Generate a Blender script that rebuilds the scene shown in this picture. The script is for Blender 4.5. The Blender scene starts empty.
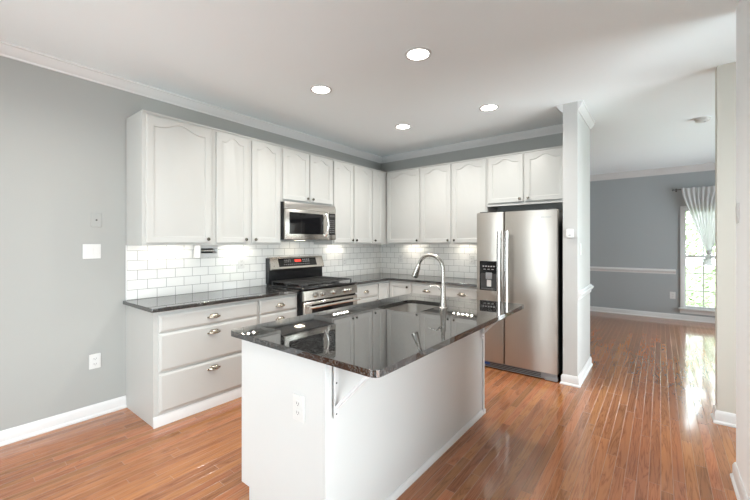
import bpy, bmesh, math, random
from mathutils import Vector, Matrix
random.seed(7)
PI = math.pi
SC = bpy.context.scene
COL = SC.collection

# ------------------------------------------------------------------ camera
cam_d = bpy.data.cameras.new('camera')
cam = bpy.data.objects.new('camera', cam_d); COL.objects.link(cam)
cam.location = (0, 0, 1.40)
cam.rotation_euler = (PI/2, 0, math.radians(38.25))
cam_d.sensor_width = 36.0
cam_d.lens = 362.6/750*36
cam_d.shift_y = -7.3/750
cam_d.clip_start = 0.02
SC.camera = cam
# ------------------------------------------------------------------ sky, exposure
W = bpy.data.worlds.new('sky'); SC.world = W; W.use_nodes = True
nt = W.node_tree; bg = nt.nodes['Background']
bg.inputs['Color'].default_value = (0.85, 0.945, 0.99, 1)
bg.inputs['Strength'].default_value = 5.8
SC.view_settings.view_transform = 'Standard'
SC.view_settings.look = 'None'
SC.view_settings.gamma = 1.0
SC.view_settings.use_curve_mapping = False
SC.view_settings.exposure = 1.13
SC.cycles.max_bounces = 10
SC.cycles.diffuse_bounces = 6
SC.cycles.glossy_bounces = 5
SC.cycles.transparent_max_bounces = 12
SC.cycles.use_denoising = True
SC.cycles.sample_clamp_indirect = 4
SC.cycles.caustics_reflective = False
SC.cycles.caustics_refractive = False
def portal(name, loc, rot, sx, sy):
    l = bpy.data.lights.new(name, 'AREA'); l.shape = 'RECTANGLE'; l.size = sx; l.size_y = sy
    l.cycles.is_portal = True
    o = bpy.data.objects.new(name, l); COL.objects.link(o); o.location = loc; o.rotation_euler = rot
LAMP_W = 7.0     # recessed lamp power

# ------------------------------------------------------------------ measures
LX, BY, CZ = -3.586, 4.712, 2.775        # left wall, kitchen back wall, ceiling
RX, FY, REAR = 0.35, 8.60, -2.60         # right wall, far wall of the next room, wall behind the viewer
EX = 3.0                                  # right end of the next room
UB, UT = 1.377, 2.456                     # upper cabinets
UD = 0.350                                # upper carcass depth
BD = 0.575                                # base carcass depth
CT = 0.908                                # perimeter worktop height
IT = 0.914                                # island worktop height

# ------------------------------------------------------------------ materials
def new_mat(name):
    m = bpy.data.materials.new(name); m.use_nodes = True
    return m, m.node_tree.nodes, m.node_tree.links, m.node_tree.nodes['Principled BSDF']
def paint(name, col, rough=0.5, metal=0.0, var=0.03, scale=6.0, bump=0.0, bscale=300, stretch=None, **kw):
    m, N, L, b = new_mat(name)
    tc = N.new('ShaderNodeTexCoord'); no = N.new('ShaderNodeTexNoise')
    no.inputs['Scale'].default_value = scale; no.inputs['Detail'].default_value = 3
    src = tc.outputs['Object']
    if stretch:
        mp = N.new('ShaderNodeMapping'); mp.inputs['Scale'].default_value = stretch
        L.new(src, mp.inputs['Vector']); src = mp.outputs['Vector']
    L.new(src, no.inputs['Vector'])
    mx = N.new('ShaderNodeMix'); mx.data_type = 'RGBA'
    mx.inputs['A'].default_value = tuple(c*(1-var) for c in col)+(1,)
    mx.inputs['B'].default_value = tuple(min(1, c*(1+var)) for c in col)+(1,)
    L.new(no.outputs['Fac'], mx.inputs['Factor'])
    L.new(mx.outputs['Result'], b.inputs['Base Color'])
    b.inputs['Roughness'].default_value = rough; b.inputs['Metallic'].default_value = metal
    for k, v in kw.items():
        b.inputs[k.replace('_', ' ')].default_value = v
    if bump:
        n2 = N.new('ShaderNodeTexNoise'); n2.inputs['Scale'].default_value = bscale
        L.new(src, n2.inputs['Vector'])
        bp = N.new('ShaderNodeBump'); bp.inputs['Strength'].default_value = bump; bp.inputs['Distance'].default_value = 0.002
        L.new(n2.outputs['Fac'], bp.inputs['Height']); L.new(bp.outputs['Normal'], b.inputs['Normal'])
    return m
def glow(name, col, strength, basec=(0.9, 0.9, 0.88)):
    m, N, L, b = new_mat(name)
    b.inputs['Base Color'].default_value = basec+(1,)
    b.inputs['Emission Color'].default_value = col+(1,); b.inputs['Emission Strength'].default_value = strength
    return m

M = {}
M['wall_warm'] = paint('beige_grey_wall_paint', (0.54, 0.515, 0.46), 0.62, var=0.012, scale=2, bump=0.06, bscale=500)
M['wall_wing'] = paint('wall_paint_lit_wing', (0.50, 0.50, 0.485), 0.62, var=0.012, scale=2, bump=0.06, bscale=500)  # grey wall paint, lightened to carry the light on the wing end
M['wall_lit'] = paint('wall_paint_lit_right', (0.84, 0.85, 0.85), 0.62, var=0.012, scale=2, bump=0.06, bscale=500)  # same wall paint; the right wall's bright light is put into the colour
M['wall'] = paint('grey_wall_paint', (0.355, 0.362, 0.346), 0.62, var=0.012, scale=2, bump=0.06, bscale=500)
M['wall_far'] = paint('wall_paint_cool_far', (0.37, 0.395, 0.405), 0.62, var=0.012, scale=2, bump=0.06, bscale=500)  # same wall paint, tinted towards the far room's cool light
M['ceiling'] = paint('ceiling_paint', (0.885, 0.94, 0.955), 0.8, var=0.008, scale=2, bump=0.05, bscale=400)
M['trim'] = paint('white_trim_paint', (0.67, 0.67, 0.665), 0.32, var=0.01)
M['cab'] = paint('white_cabinet_paint', (0.495, 0.497, 0.476), 0.42, var=0.012, scale=4)
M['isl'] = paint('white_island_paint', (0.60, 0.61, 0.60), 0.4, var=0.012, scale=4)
M['plastic'] = paint('white_plastic', (0.65, 0.65, 0.635), 0.35, var=0.01)
M['slot'] = paint('dark_slot', (0.03, 0.03, 0.03), 0.5)
M['black'] = paint('black_enamel', (0.010, 0.010, 0.011), 0.16, var=0.1, scale=30)
M['iron'] = paint('cast_iron', (0.04, 0.04, 0.04), 0.38, var=0.2, scale=80, bump=0.2, bscale=600)
M['glass_black'] = paint('black_glass', (0.006, 0.006, 0.007), 0.04, var=0.05)
M['steel'] = paint('brushed_stainless_steel', (0.485, 0.452, 0.410), 0.37, 1.0, var=0.05, scale=5, stretch=(60, 60, 0.6), bump=0.03, bscale=8)
M['steel_h'] = paint('horizontal_brushed_steel', (0.62, 0.59, 0.55), 0.24, 1.0, var=0.05, scale=5, stretch=(0.6, 60, 60), bump=0.03, bscale=8)
M['sink'] = paint('sink_steel', (0.55, 0.53, 0.50), 0.33, 1.0, var=0.06, scale=8)
M['nickel'] = paint('brushed_nickel', (0.44, 0.42, 0.385), 0.24, 1.0, var=0.04, scale=20)
M['bright_steel'] = paint('bright_steel_bar', (0.82, 0.81, 0.79), 0.22, 1.0, var=0.03, scale=20)
M['brass'] = paint('aged_nickel_brass', (0.40, 0.355, 0.29), 0.25, 1.0, var=0.12, scale=60)
M['knob'] = paint('dark_pewter', (0.16, 0.145, 0.12), 0.25, 1.0, var=0.1, scale=60)
M['grey_dark'] = paint('dark_grey_steel', (0.09, 0.09, 0.09), 0.35, 0.4, var=0.06)
M['grey'] = paint('grey_plastic', (0.25, 0.26, 0.27), 0.4, var=0.05)
M['blue_tag'] = paint('blue_sticker', (0.03, 0.09, 0.30), 0.4)
M['lamp'] = glow('lamp_diffuser', (1.0, 0.95, 0.86), 9.0)
M['led'] = glow('led_lens', (1.0, 0.92, 0.80), 65.0)
M['hood_lamp'] = glow('hood_lamp_lens', (1.0, 0.86, 0.66), 2.5)
M['digits'] = glow('red_digits', (1.0, 0.06, 0.03), 0.5, (0.3, 0.02, 0.02))
M['marks'] = glow('pale_key_legends', (0.9, 0.9, 0.9), 0.06, (0.30, 0.30, 0.30))
M['bark'] = paint('bark', (0.12, 0.08, 0.05), 0.9, var=0.3, scale=20)
M['leaf'] = paint('leaf', (0.30, 0.37, 0.22), 0.6, var=0.4, scale=3)
M['lawn'] = paint('lawn', (0.12, 0.20, 0.06), 0.9, var=0.3, scale=3)

def granite():
    m, N, L, b = new_mat('black_speckled_granite')
    tc = N.new('ShaderNodeTexCoord')
    v = N.new('ShaderNodeTexVoronoi'); v.inputs['Scale'].default_value = 190
    n = N.new('ShaderNodeTexNoise'); n.inputs['Scale'].default_value = 120; n.inputs['Detail'].default_value = 4
    L.new(tc.outputs['Object'], v.inputs['Vector']); L.new(tc.outputs['Object'], n.inputs['Vector'])
    r = N.new('ShaderNodeValToRGB')
    r.color_ramp.elements[0].position = 0.56; r.color_ramp.elements[0].color = (0.006, 0.006, 0.007, 1)
    r.color_ramp.elements[1].position = 0.9; r.color_ramp.elements[1].color = (0.13, 0.126, 0.118, 1)
    sep = N.new('ShaderNodeSeparateColor'); L.new(v.outputs['Color'], sep.inputs['Color'])
    ad = N.new('ShaderNodeMath'); ad.operation = 'MULTIPLY_ADD'; ad.inputs[1].default_value = 0.55
    ml = N.new('ShaderNodeMath'); ml.operation = 'MULTIPLY'; ml.inputs[1].default_value = 0.55
    L.new(n.outputs['Fac'], ml.inputs[0]); L.new(sep.outputs['Red'], ad.inputs[0]); L.new(ml.outputs[0], ad.inputs[2])
    L.new(ad.outputs[0], r.inputs['Fac']); L.new(r.outputs['Color'], b.inputs['Base Color'])
    b.inputs['Roughness'].default_value = 0.025; b.inputs['IOR'].default_value = 2.2
    return m
M['granite'] = granite()

def tile(name, ax):
    """white subway tile in running bond; ax = the object axis that runs along the wall"""
    m, N, L, b = new_mat(name)
    tc = N.new('ShaderNodeTexCoord'); s = N.new('ShaderNodeSeparateXYZ'); c = N.new('ShaderNodeCombineXYZ')
    L.new(tc.outputs['Object'], s.inputs[0]); L.new(s.outputs[ax], c.inputs[0]); L.new(s.outputs['Z'], c.inputs[1])
    br = N.new('ShaderNodeTexBrick'); br.offset = 0.5; br.offset_frequency = 2; br.squash = 1
    br.inputs['Color1'].default_value = (0.79, 0.79, 0.765, 1); br.inputs['Color2'].default_value = (0.75, 0.755, 0.735, 1)
    br.inputs['Mortar'].default_value = (0.27, 0.27, 0.26, 1); br.inputs['Scale'].default_value = 1.0
    br.inputs['Mortar Size'].default_value = 0.0021; br.inputs['Mortar Smooth'].default_value = 0.1
    br.inputs['Brick Width'].default_value = 0.157; br.inputs['Row Height'].default_value = 0.0845
    L.new(c.outputs[0], br.inputs['Vector']); L.new(br.outputs['Color'], b.inputs['Base Color'])
    iv = N.new('ShaderNodeMath'); iv.operation = 'SUBTRACT'; iv.inputs[0].default_value = 1; L.new(br.outputs['Fac'], iv.inputs[1])
    bp = N.new('ShaderNodeBump'); bp.inputs['Strength'].default_value = 0.5; bp.inputs['Distance'].default_value = 0.002
    L.new(iv.outputs[0], bp.inputs['Height']); L.new(bp.outputs['Normal'], b.inputs['Normal'])
    ro = N.new('ShaderNodeMath'); ro.operation = 'MULTIPLY_ADD'; ro.inputs[1].default_value = 0.6; ro.inputs[2].default_value = 0.14
    L.new(br.outputs['Fac'], ro.inputs[0]); L.new(ro.outputs[0], b.inputs['Roughness'])
    return m
M['tile_left'] = tile('subway_tile_left', 'Y'); M['tile_back'] = tile('subway_tile_back', 'X')

def oak():
    m, N, L, b = new_mat('oak_strip_floor')
    def math_(op, a, bb=None, cc=None):
        n = N.new('ShaderNodeMath'); n.operation = op
        for i, v in enumerate((a, bb, cc)):
            if v is None: continue
            if isinstance(v, (int, float)): n.inputs[i].default_value = v
            else: L.new(v, n.inputs[i])
        return n.outputs[0]
    tc = N.new('ShaderNodeTexCoord'); s = N.new('ShaderNodeSeparateXYZ'); L.new(tc.outputs['Object'], s.inputs[0])
    X, Y = s.outputs['X'], s.outputs['Y']
    Wd = 0.0565
    u = math_('DIVIDE', X, Wd); row = math_('FLOOR', u); fu = math_('FRACT', u)
    w1 = N.new('ShaderNodeTexWhiteNoise'); w1.noise_dimensions = '1D'; L.new(row, w1.inputs['W'])
    v = math_('ADD', math_('DIVIDE', Y, 0.95), math_('MULTIPLY', w1.outputs['Value'], 7.3)); bid = math_('FLOOR', v); fv = math_('FRACT', v)
    w2 = N.new('ShaderNodeTexWhiteNoise'); w2.noise_dimensions = '2D'
    cb = N.new('ShaderNodeCombineXYZ'); L.new(row, cb.inputs[0]); L.new(bid, cb.inputs[1]); L.new(cb.outputs[0], w2.inputs['Vector'])
    # grain
    g = N.new('ShaderNodeCombineXYZ'); L.new(math_('MULTIPLY', X, 16), g.inputs[0])
    L.new(math_('ADD', math_('MULTIPLY', Y, .9), math_('MULTIPLY', w2.outputs['Value'], 40)), g.inputs[1]); L.new(math_('MULTIPLY', w2.outputs['Value'], 90), g.inputs[2])
    n1 = N.new('ShaderNodeTexNoise'); n1.inputs['Scale'].default_value = 1.0; n1.inputs['Detail'].default_value = 5; n1.inputs['Distortion'].default_value = 1.2
    L.new(g.outputs[0], n1.inputs['Vector'])
    wv = math_('ABSOLUTE', math_('SINE', math_('MULTIPLY', n1.outputs['Fac'], 26)))
    n3 = N.new('ShaderNodeTexNoise'); n3.inputs['Scale'].default_value = 1.0; n3.inputs['Detail'].default_value = 3
    g3 = N.new('ShaderNodeCombineXYZ'); L.new(math_('MULTIPLY', X, 220), g3.inputs[0]); L.new(math_('MULTIPLY', Y, 7), g3.inputs[1]); L.new(g3.outputs[0], n3.inputs['Vector'])
    gr = math_('ADD', math_('MULTIPLY', math_('POWER', wv, 0.6), 0.55), math_('MULTIPLY', n3.outputs['Fac'], 0.45))
    r = N.new('ShaderNodeValToRGB')
    r.color_ramp.elements[0].position = 0.15; r.color_ramp.elements[0].color = (0.200, 0.066, 0.023, 1)
    r.color_ramp.elements[1].position = 0.75; r.color_ramp.elements[1].color = (0.365, 0.145, 0.055, 1)
    L.new(gr, r.inputs['Fac'])
    hs = N.new('ShaderNodeHueSaturation'); L.new(r.outputs['Color'], hs.inputs['Color'])
    L.new(math_('MULTIPLY_ADD', w2.outputs['Value'], 0.42, 0.80), hs.inputs['Value'])
    L.new(math_('MULTIPLY_ADD', w1.outputs['Value'], 0.012, 0.493), hs.inputs['Hue'])
    # gaps
    eu = math_('MULTIPLY', math_('MINIMUM', fu, math_('SUBTRACT', 1, fu)), Wd)
    ev = math_('MULTIPLY', math_('MINIMUM', fv, math_('SUBTRACT', 1, fv)), 0.95)
    e = math_('MINIMUM', eu, ev)
    mr = N.new('ShaderNodeMapRange'); mr.interpolation_type = 'SMOOTHSTEP'
    mr.inputs['From Min'].default_value = 0.0; mr.inputs['From Max'].default_value = 0.0030; L.new(e, mr.inputs['Value'])
    gm = N.new('ShaderNodeMapRange'); gm.inputs['From Min'].default_value = 0.0006; gm.inputs['From Max'].default_value = 0.0014
    gm.inputs['To Min'].default_value = 0.0; L.new(e, gm.inputs['Value'])
    mx = N.new('ShaderNodeMix'); mx.data_type = 'RGBA'; mx.inputs['A'].default_value = (0.42, 0.26, 0.17, 1)
    L.new(hs.outputs['Color'], mx.inputs['B']); L.new(gm.outputs[0], mx.inputs['Factor'])
    L.new(mx.outputs['Result'], b.inputs['Base Color'])
    n4 = N.new('ShaderNodeTexNoise'); n4.inputs['Scale'].default_value = 5; L.new(tc.outputs['Object'], n4.inputs['Vector'])
    hh = math_('ADD', mr.outputs[0], math_('ADD', math_('MULTIPLY', n4.outputs['Fac'], 0.35), math_('MULTIPLY', gr, 0.03)))
    bp = N.new('ShaderNodeBump'); bp.inputs['Strength'].default_value = 0.8; bp.inputs['Distance'].default_value = 0.0014
    L.new(hh, bp.inputs['Height']); L.new(bp.outputs['Normal'], b.inputs['Normal'])
    b.inputs['Roughness'].default_value = 0.15; b.inputs['IOR'].default_value = 1.5
    b.inputs['Coat Weight'].default_value = 0.3; b.inputs['Coat Roughness'].default_value = 0.06
    return m
M['oak'] = oak()
def pane_mat():
    m, N, L, b = new_mat('window_glass')
    t = N.new('ShaderNodeBsdfTransparent'); g = N.new('ShaderNodeBsdfGlossy'); g.inputs['Roughness'].default_value = 0.0
    f = N.new('ShaderNodeFresnel'); f.inputs['IOR'].default_value = 1.45; mx = N.new('ShaderNodeMixShader')
    L.new(f.outputs[0], mx.inputs[0]); L.new(t.outputs[0], mx.inputs[1]); L.new(g.outputs[0], mx.inputs[2])
    L.new(mx.outputs[0], N['Material Output'].inputs['Surface']); return m
M['pane'] = pane_mat()
def sheer():
    m, N, L, b = new_mat('sheer_curtain_cloth')
    t = N.new('ShaderNodeBsdfTransparent'); tr = N.new('ShaderNodeBsdfTranslucent'); d = N.new('ShaderNodeBsdfDiffuse')
    tr.inputs['Color'].default_value = (0.45, 0.45, 0.445, 1); d.inputs['Color'].default_value = (0.91, 0.91, 0.90, 1)
    a = N.new('ShaderNodeMixShader'); a.inputs[0].default_value = 0.5; L.new(tr.outputs[0], a.inputs[1]); L.new(d.outputs[0], a.inputs[2])
    tc = N.new('ShaderNodeTexCoord'); wv = N.new('ShaderNodeTexNoise'); wv.inputs['Scale'].default_value = 40
    L.new(tc.outputs['Object'], wv.inputs['Vector'])
    mr = N.new('ShaderNodeMapRange'); mr.inputs['To Min'].default_value = 0.94; mr.inputs['To Max'].default_value = 0.99; L.new(wv.outputs['Fac'], mr.inputs['Value'])
    x = N.new('ShaderNodeMixShader'); L.new(mr.outputs[0], x.inputs[0]); L.new(t.outputs[0], x.inputs[1]); L.new(a.outputs[0], x.inputs[2])
    L.new(x.outputs[0], N['Material Output'].inputs['Surface']); return m
M['sheer'] = sheer()

# ------------------------------------------------------------------ mesh helpers
class MB:
    """collects shapes and links them as ONE mesh object"""
    def __init__(s): s.bm = bmesh.new()
    def box(s, x0, x1, y0, y1, z0, z1, bev=0.0, seg=1):
        r = bmesh.ops.create_cube(s.bm, size=1.0); vs = r['verts']
        for v in vs:
            v.co = Vector((x0+(v.co.x+.5)*(x1-x0), y0+(v.co.y+.5)*(y1-y0), z0+(v.co.z+.5)*(z1-z0)))
        if bev:
            es = list({e for v in vs for e in v.link_edges})
            bmesh.ops.bevel(s.bm, geom=es, offset=bev, segments=seg, affect='EDGES', profile=.5)
        return s
    def ring_loft(s, rings, cap0=True, cap1=True, closed=True):
        R = [[s.bm.verts.new(p) for p in ring] for ring in rings]
        n = len(R[0])
        for a, b in zip(R, R[1:]):
            for i in range(n if closed else n-1):
                j = (i+1) % n
                s.bm.faces.new((a[i], a[j], b[j], b[i]))
        if cap0: s.bm.faces.new(list(reversed(R[0])))
        if cap1: s.bm.faces.new(R[-1])
        return s
    def tube(s, pts, r, seg=14, caps=True):
        pts = [Vector(p) for p in pts]; rs = r if isinstance(r, (list, tuple)) else [r]*len(pts)
        rings = []; prev = None
        for i, p in enumerate(pts):
            t = (pts[min(i+1, len(pts)-1)]-pts[max(i-1, 0)]).normalized()
            if prev is None:
                up = Vector((0, 0, 1)) if abs(t.z) < .9 else Vector((1, 0, 0)); n = t.cross(up).normalized()
            else: n = (prev - t*prev.dot(t)).normalized()
            prev = n; b = t.cross(n)
            rings.append([p+(n*math.cos(2*PI*k/seg)+b*math.sin(2*PI*k/seg))*rs[i] for k in range(seg)])
        return s.ring_loft(rings, caps, caps)
    def lathe(s, prof, c=(0, 0, 0), axis='Z', seg=24, caps=True):
        """prof: (radius, height) along the axis"""
        rings = []
        for r, h in prof:
            ring = []
            for k in range(seg):
                a = 2*PI*k/seg; x, y = r*math.cos(a), r*math.sin(a)
                p = {'Z': (x, y, h), '-Y': (x, -h, y), 'X': (h, x, y)}[axis]
                ring.append(Vector(c)+Vector(p))
            rings.append(ring)
        return s.ring_loft(rings, caps, caps)
    def prism(s, poly, axis, a0, a1):
        """poly: 2D points; extruded along axis from a0 to a1. X: (y,z)  Y: (x,z)  Z: (x,y)"""
        f = {'X': lambda p, a: (a, p[0], p[1]), 'Y': lambda p, a: (p[0], a, p[1]), 'Z': lambda p, a: (p[0], p[1], a)}[axis]
        return s.ring_loft([[f(p, a0) for p in poly], [f(p, a1) for p in poly]])
    def build(s, name, mat, parent=None, loc=None, rz=0.0, smooth=40):
        bmesh.ops.recalc_face_normals(s.bm, faces=s.bm.faces)
        me = bpy.data.meshes.new(name); s.bm.to_mesh(me); s.bm.free()
        me.materials.append(M[mat] if isinstance(mat, str) else mat)
        for p in me.polygons: p.use_smooth = True
        me.set_sharp_from_angle(angle=math.radians(smooth))
        o = bpy.data.objects.new(name, me); COL.objects.link(o)
        if parent is not None: o.parent = parent
        if loc is not None: o.location = loc
        o.rotation_euler.z = rz
        return o
def tag(o, label, cat, group=None, kind=None):
    o['label'] = label; o['category'] = cat
    if group: o['group'] = group
    if kind: o['kind'] = kind
    return o
def thing(name, label, cat, loc=(0, 0, 0), rz=0.0, group=None):
    o = bpy.data.objects.new(name, None); COL.objects.link(o)
    o.empty_display_size = .1
    o.location = loc; o.rotation_euler = (0, 0, rz)
    return tag(o, label, cat, group)
def struct(o, label, cat):
    o['kind'] = 'structure'; o['label'] = label; o['category'] = cat; return o
def dup(root, loc, label, rz=None):
    r = root.copy(); COL.objects.link(r); r.location = loc; r['label'] = label
    if rz is not None: r.rotation_euler.z = rz
    for ch in list(root.children):
        c = ch.copy(); COL.objects.link(c); c.parent = r
        for g in list(ch.children):
            d = g.copy(); COL.objects.link(d); d.parent = c
    return r
LEFT = PI/2      # a thing on the left wall: its front (-y) looks to +X and its x runs along +Y

# ------------------------------------------------------------------ room shell
def wall(name, x0, x1, y0, y1, label, mat='wall', z0=0.0, z1=CZ):
    return struct(MB().box(x0, x1, y0, y1, z0, z1).build(name, mat), label, 'wall')
struct(MB().box(LX-.1, EX+.1, REAR-.1, FY+.1, -.12, 0).build('floor', 'oak'), 'glossy orange-brown oak strip floor', 'floor')
struct(MB().box(LX-.1, EX+.1, REAR-.1, FY+.1, CZ, CZ+.1).build('ceiling', 'ceiling'), 'flat white ceiling over both rooms', 'ceiling')
wall('wall_left', LX-.1, LX, REAR-.1, FY+.1, 'light grey kitchen wall on the left')
wall('wall_back', LX, -.765, BY, BY+.07, 'grey wall behind the back run of cabinets')
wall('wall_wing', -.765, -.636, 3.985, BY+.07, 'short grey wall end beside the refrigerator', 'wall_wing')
PY0, PY1, PZ0, PZ1 = -1.40, 1.30, .10, 1.85
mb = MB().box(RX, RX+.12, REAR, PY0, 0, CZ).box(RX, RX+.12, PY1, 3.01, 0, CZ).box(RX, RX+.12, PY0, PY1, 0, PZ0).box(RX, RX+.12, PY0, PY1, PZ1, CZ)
struct(mb.build('wall_right', 'wall_lit'), 'light grey wall edge at the right border', 'wall')
mb = MB()
for i in range(3):
    y = PY0+(PY1-PY0)*i/2; mb.box(RX+.02, RX+.09, max(PY0, y-.04), min(PY1, y+.04), PZ0, PZ1)
mb.box(RX+.02, RX+.09, PY0, PY1, PZ0, PZ0+.05).box(RX+.02, RX+.09, PY0, PY1, PZ1-.05, PZ1)
w3 = struct(mb.build('added_window_3', 'trim'), 'added wide white window in the right wall beside the viewer', 'window')  # added out of view to light the island side and left run
MB().box(RX+.05, RX+.055, PY0, PY1, PZ0, PZ1).build('pane', 'pane', w3)
portal('right_daylight_portal', (RX+.15, (PY0+PY1)/2, (PZ0+PZ1)/2), (0, PI/2, 0), PZ1-PZ0, PY1-PY0)
wall('wall_hall', .343, EX, 3.862, 3.98, 'beige-grey wall end right of the passage', 'wall_warm')
HY0, HY1, HZ0, HZ1 = 2.0, 3.76, .12, 2.35
mb = MB().box(1.6, 1.7, 1.9, HY0, 0, CZ).box(1.6, 1.7, HY1, 3.862, 0, CZ).box(1.6, 1.7, HY0, HY1, HZ1, CZ).box(1.6, 1.7, HY0, HY1, 0, HZ0)
struct(mb.build('wall_hall_end', 'wall_warm'), 'hall end wall behind the right doorway', 'wall')
t_ = .06
w4 = struct(MB().box(1.61, 1.69, HY0, HY0+t_, HZ0, HZ1).box(1.61, 1.69, HY1-t_, HY1, HZ0, HZ1).box(1.61, 1.69, HY0+t_, HY1-t_, HZ0, HZ0+t_).box(1.61, 1.69, HY0+t_, HY1-t_, HZ1-t_, HZ1).build('added_window_4', 'trim'), 'added white window at the end of the hall', 'window')  # unseen window, added to light the wing wall through the doorway
MB().box(1.645, 1.65, HY0+t_, HY1-t_, HZ0+t_, HZ1-t_).build('pane', 'pane', w4)
portal('hall_daylight_portal', (1.73, (HY0+HY1)/2, (HZ0+HZ1)/2), (0, PI/2, 0), HZ1-HZ0, HY1-HY0)
wall('wall_hall_side', RX+.12, 1.7, 1.8, 1.9, 'hall side wall behind the right doorway', 'wall_warm')
QY0, QY1, QZ0, QZ1 = 4.3, 8.1, .30, 2.2
mb = MB().box(EX, EX+.1, 3.98, QY0, 0, CZ).box(EX, EX+.1, QY1, FY, 0, CZ).box(EX, EX+.1, QY0, QY1, 0, QZ0).box(EX, EX+.1, QY0, QY1, QZ1, CZ)
struct(mb.build('wall_far_right', 'wall_far'), 'right wall of the far room with an added wide window', 'wall')
mb = MB()
for i in range(4):
    y = QY0+(QY1-QY0)*i/3; mb.box(EX+.01, EX+.08, max(QY0, y-.04), min(QY1, y+.04), QZ0, QZ1)
mb.box(EX+.01, EX+.08, QY0, QY1, QZ0, QZ0+.05).box(EX+.01, EX+.08, QY0, QY1, QZ1-.05, QZ1)
w2 = struct(mb.build('added_window_2', 'trim'), 'added wide white window in the right wall of the far room', 'window')  # unseen window, added to brighten the far room
MB().box(EX+.04, EX+.045, QY0, QY1, QZ0, QZ1).build('pane', 'pane', w2)
portal('side_daylight_portal', (EX+.13, (QY0+QY1)/2, (QZ0+QZ1)/2), (0, PI/2, 0), QZ1-QZ0, QY1-QY0)
# far wall with a window opening
WX0, WX1, WZ0, WZ1 = .30, 1.16, .22, 2.03
mb = MB()
mb.box(LX, WX0, FY, FY+.12, 0, CZ).box(WX1, EX, FY, FY+.12, 0, CZ).box(WX0, WX1, FY, FY+.12, 0, WZ0).box(WX0, WX1, FY, FY+.12, WZ1, CZ)
struct(mb.build('wall_far', 'wall_far'), 'dimly lit grey far wall with a window', 'wall')
# wall behind the viewer with an assumed, unseen glazed opening sized for its daylight
OX0, OX1, OZ1 = -2.70, -.40, 2.05
mb = MB()
mb.box(LX, OX0, REAR-.1, REAR, 0, CZ).box(OX1, RX+.12, REAR-.1, REAR, 0, CZ).box(OX0, OX1, REAR-.1, REAR, OZ1, CZ)
struct(mb.build('wall_front', 'wall'), 'kitchen wall behind the viewer', 'wall')
mb = MB(); n = 3; w = (OX1-OX0)/n
for i in range(n+1):
    x = OX0+i*w; mb.box(max(OX0, x-.05), min(OX1, x+.05), REAR-.08, REAR-.02, 0, OZ1)
mb.box(OX0, OX1, REAR-.08, REAR-.02, 0, .1).box(OX0, OX1, REAR-.08, REAR-.02, OZ1-.08, OZ1)
dfr = struct(mb.build('unseen_door_1', 'trim'), 'unseen white glazed patio door behind the viewer, assumed for daylight', 'door')
MB().box(OX0, OX1, REAR-.052, REAR-.048, .1, OZ1-.08).build('pane', 'pane', dfr)
portal('rear_daylight_portal', ((OX0+OX1)/2, REAR-.12, OZ1/2), (PI/2, 0, 0), OX1-OX0, OZ1)
portal('far_daylight_portal', ((WX0+WX1)/2, FY+.14, (WZ0+WZ1)/2), (-PI/2, 0, 0), WX1-WX0, WZ1-WZ0)

# crown, chair rail and baseboards: profile (out from wall, height) swept along a straight wall
CROWN = [(0, -.082), (.010, -.082), (.014, -.070), (.024, -.062), (.046, -.030), (.054, -.016), (.064, -.012), (.064, 0), (0, 0)]
BIGCROWN = [(0, -.115), (.012, -.115), (.018, -.095), (.03, -.085), (.065, -.04), (.075, -.02), (.088, -.015), (.088, 0), (0, 0)]
SLIMCROWN = [(0, -.085), (.008, -.085), (.012, -.07), (.018, -.064), (.034, -.03), (.038, -.016), (.046, -.012), (.046, 0), (0, 0)]
BASE = [(0, 0), (.024, 0), (.024, .012), (.014, .024), (.014, .075), (.010, .088), (.004, .098), (0, .098)]
RAIL = [(0, -.045), (.010, -.045), (.012, -.02), (.026, -.008), (.034, .010), (.030, .022), (.016, .030), (.012, .042), (0, .045)]
def mould(name, prof, z, p0, p1, nrm, label, cat, m0=0.0, m1=0.0, mat='trim'):
    """m0/m1: mitre at each end (+1 lengthens with distance from the wall, -1 shortens)"""
    p0, p1, nrm = Vector(p0), Vector(p1), Vector(nrm); d = (p1-p0).normalized()
    ra = [Vector((*(p0+nrm*o-d*o*m0), z+h)) for o, h in prof]
    rb = [Vector((*(p1+nrm*o+d*o*m1), z+h)) for o, h in prof]
    return struct(MB().ring_loft([ra, rb]).build(name, mat, smooth=25), label, cat)
mould('trim_1', CROWN, CZ, (LX, REAR), (LX, BY), (1, 0), 'white crown moulding along the left wall', 'crown moulding', 0, -1)
mould('trim_2', CROWN, CZ, (LX, BY), (-.765, BY), (0, -1), 'white crown moulding along the kitchen back wall', 'crown moulding', -1, -1)
mould('trim_3', CROWN, CZ, (-.765, BY), (-.765, 3.985), (-1, 0), 'white crown piece on the cabinet side of the wall end', 'crown moulding', -1, 0)
mould('trim_4', SLIMCROWN, CZ, (-.636, 3.985), (-.636, BY+.07), (1, 0), 'white crown piece on the passage side of the wall end', 'crown moulding', 0, 1)
mould('trim_5', BIGCROWN, CZ, (LX, FY), (EX, FY), (0, -1), 'white crown moulding along the far wall', 'crown moulding', -1, -1)
mould('trim_6', RAIL, .885, (-.636, 3.985), (-.636, BY+.07), (1, 0), 'white chair rail on the short wall end', 'chair rail', 0, 1)
mould('trim_7', RAIL, .868, (LX, FY), (.215, FY), (0, -1), 'white chair rail along the far wall', 'chair rail', -1, 0)
mould('baseboard_left', BASE, 0, (LX, REAR), (LX, 1.113), (1, 0), 'white baseboard along the left kitchen wall', 'baseboard')
mould('baseboard_wing', BASE, 0, (-.765, 3.985), (-.636, 3.985), (0, -1), 'white baseboard across the wall end', 'baseboard', 1, 1)
mould('baseboard_passage', BASE, 0, (-.636, 3.985), (-.636, BY+.07), (1, 0), 'white baseboard on the passage side of the wall end', 'baseboard', 1, 1)
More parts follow.
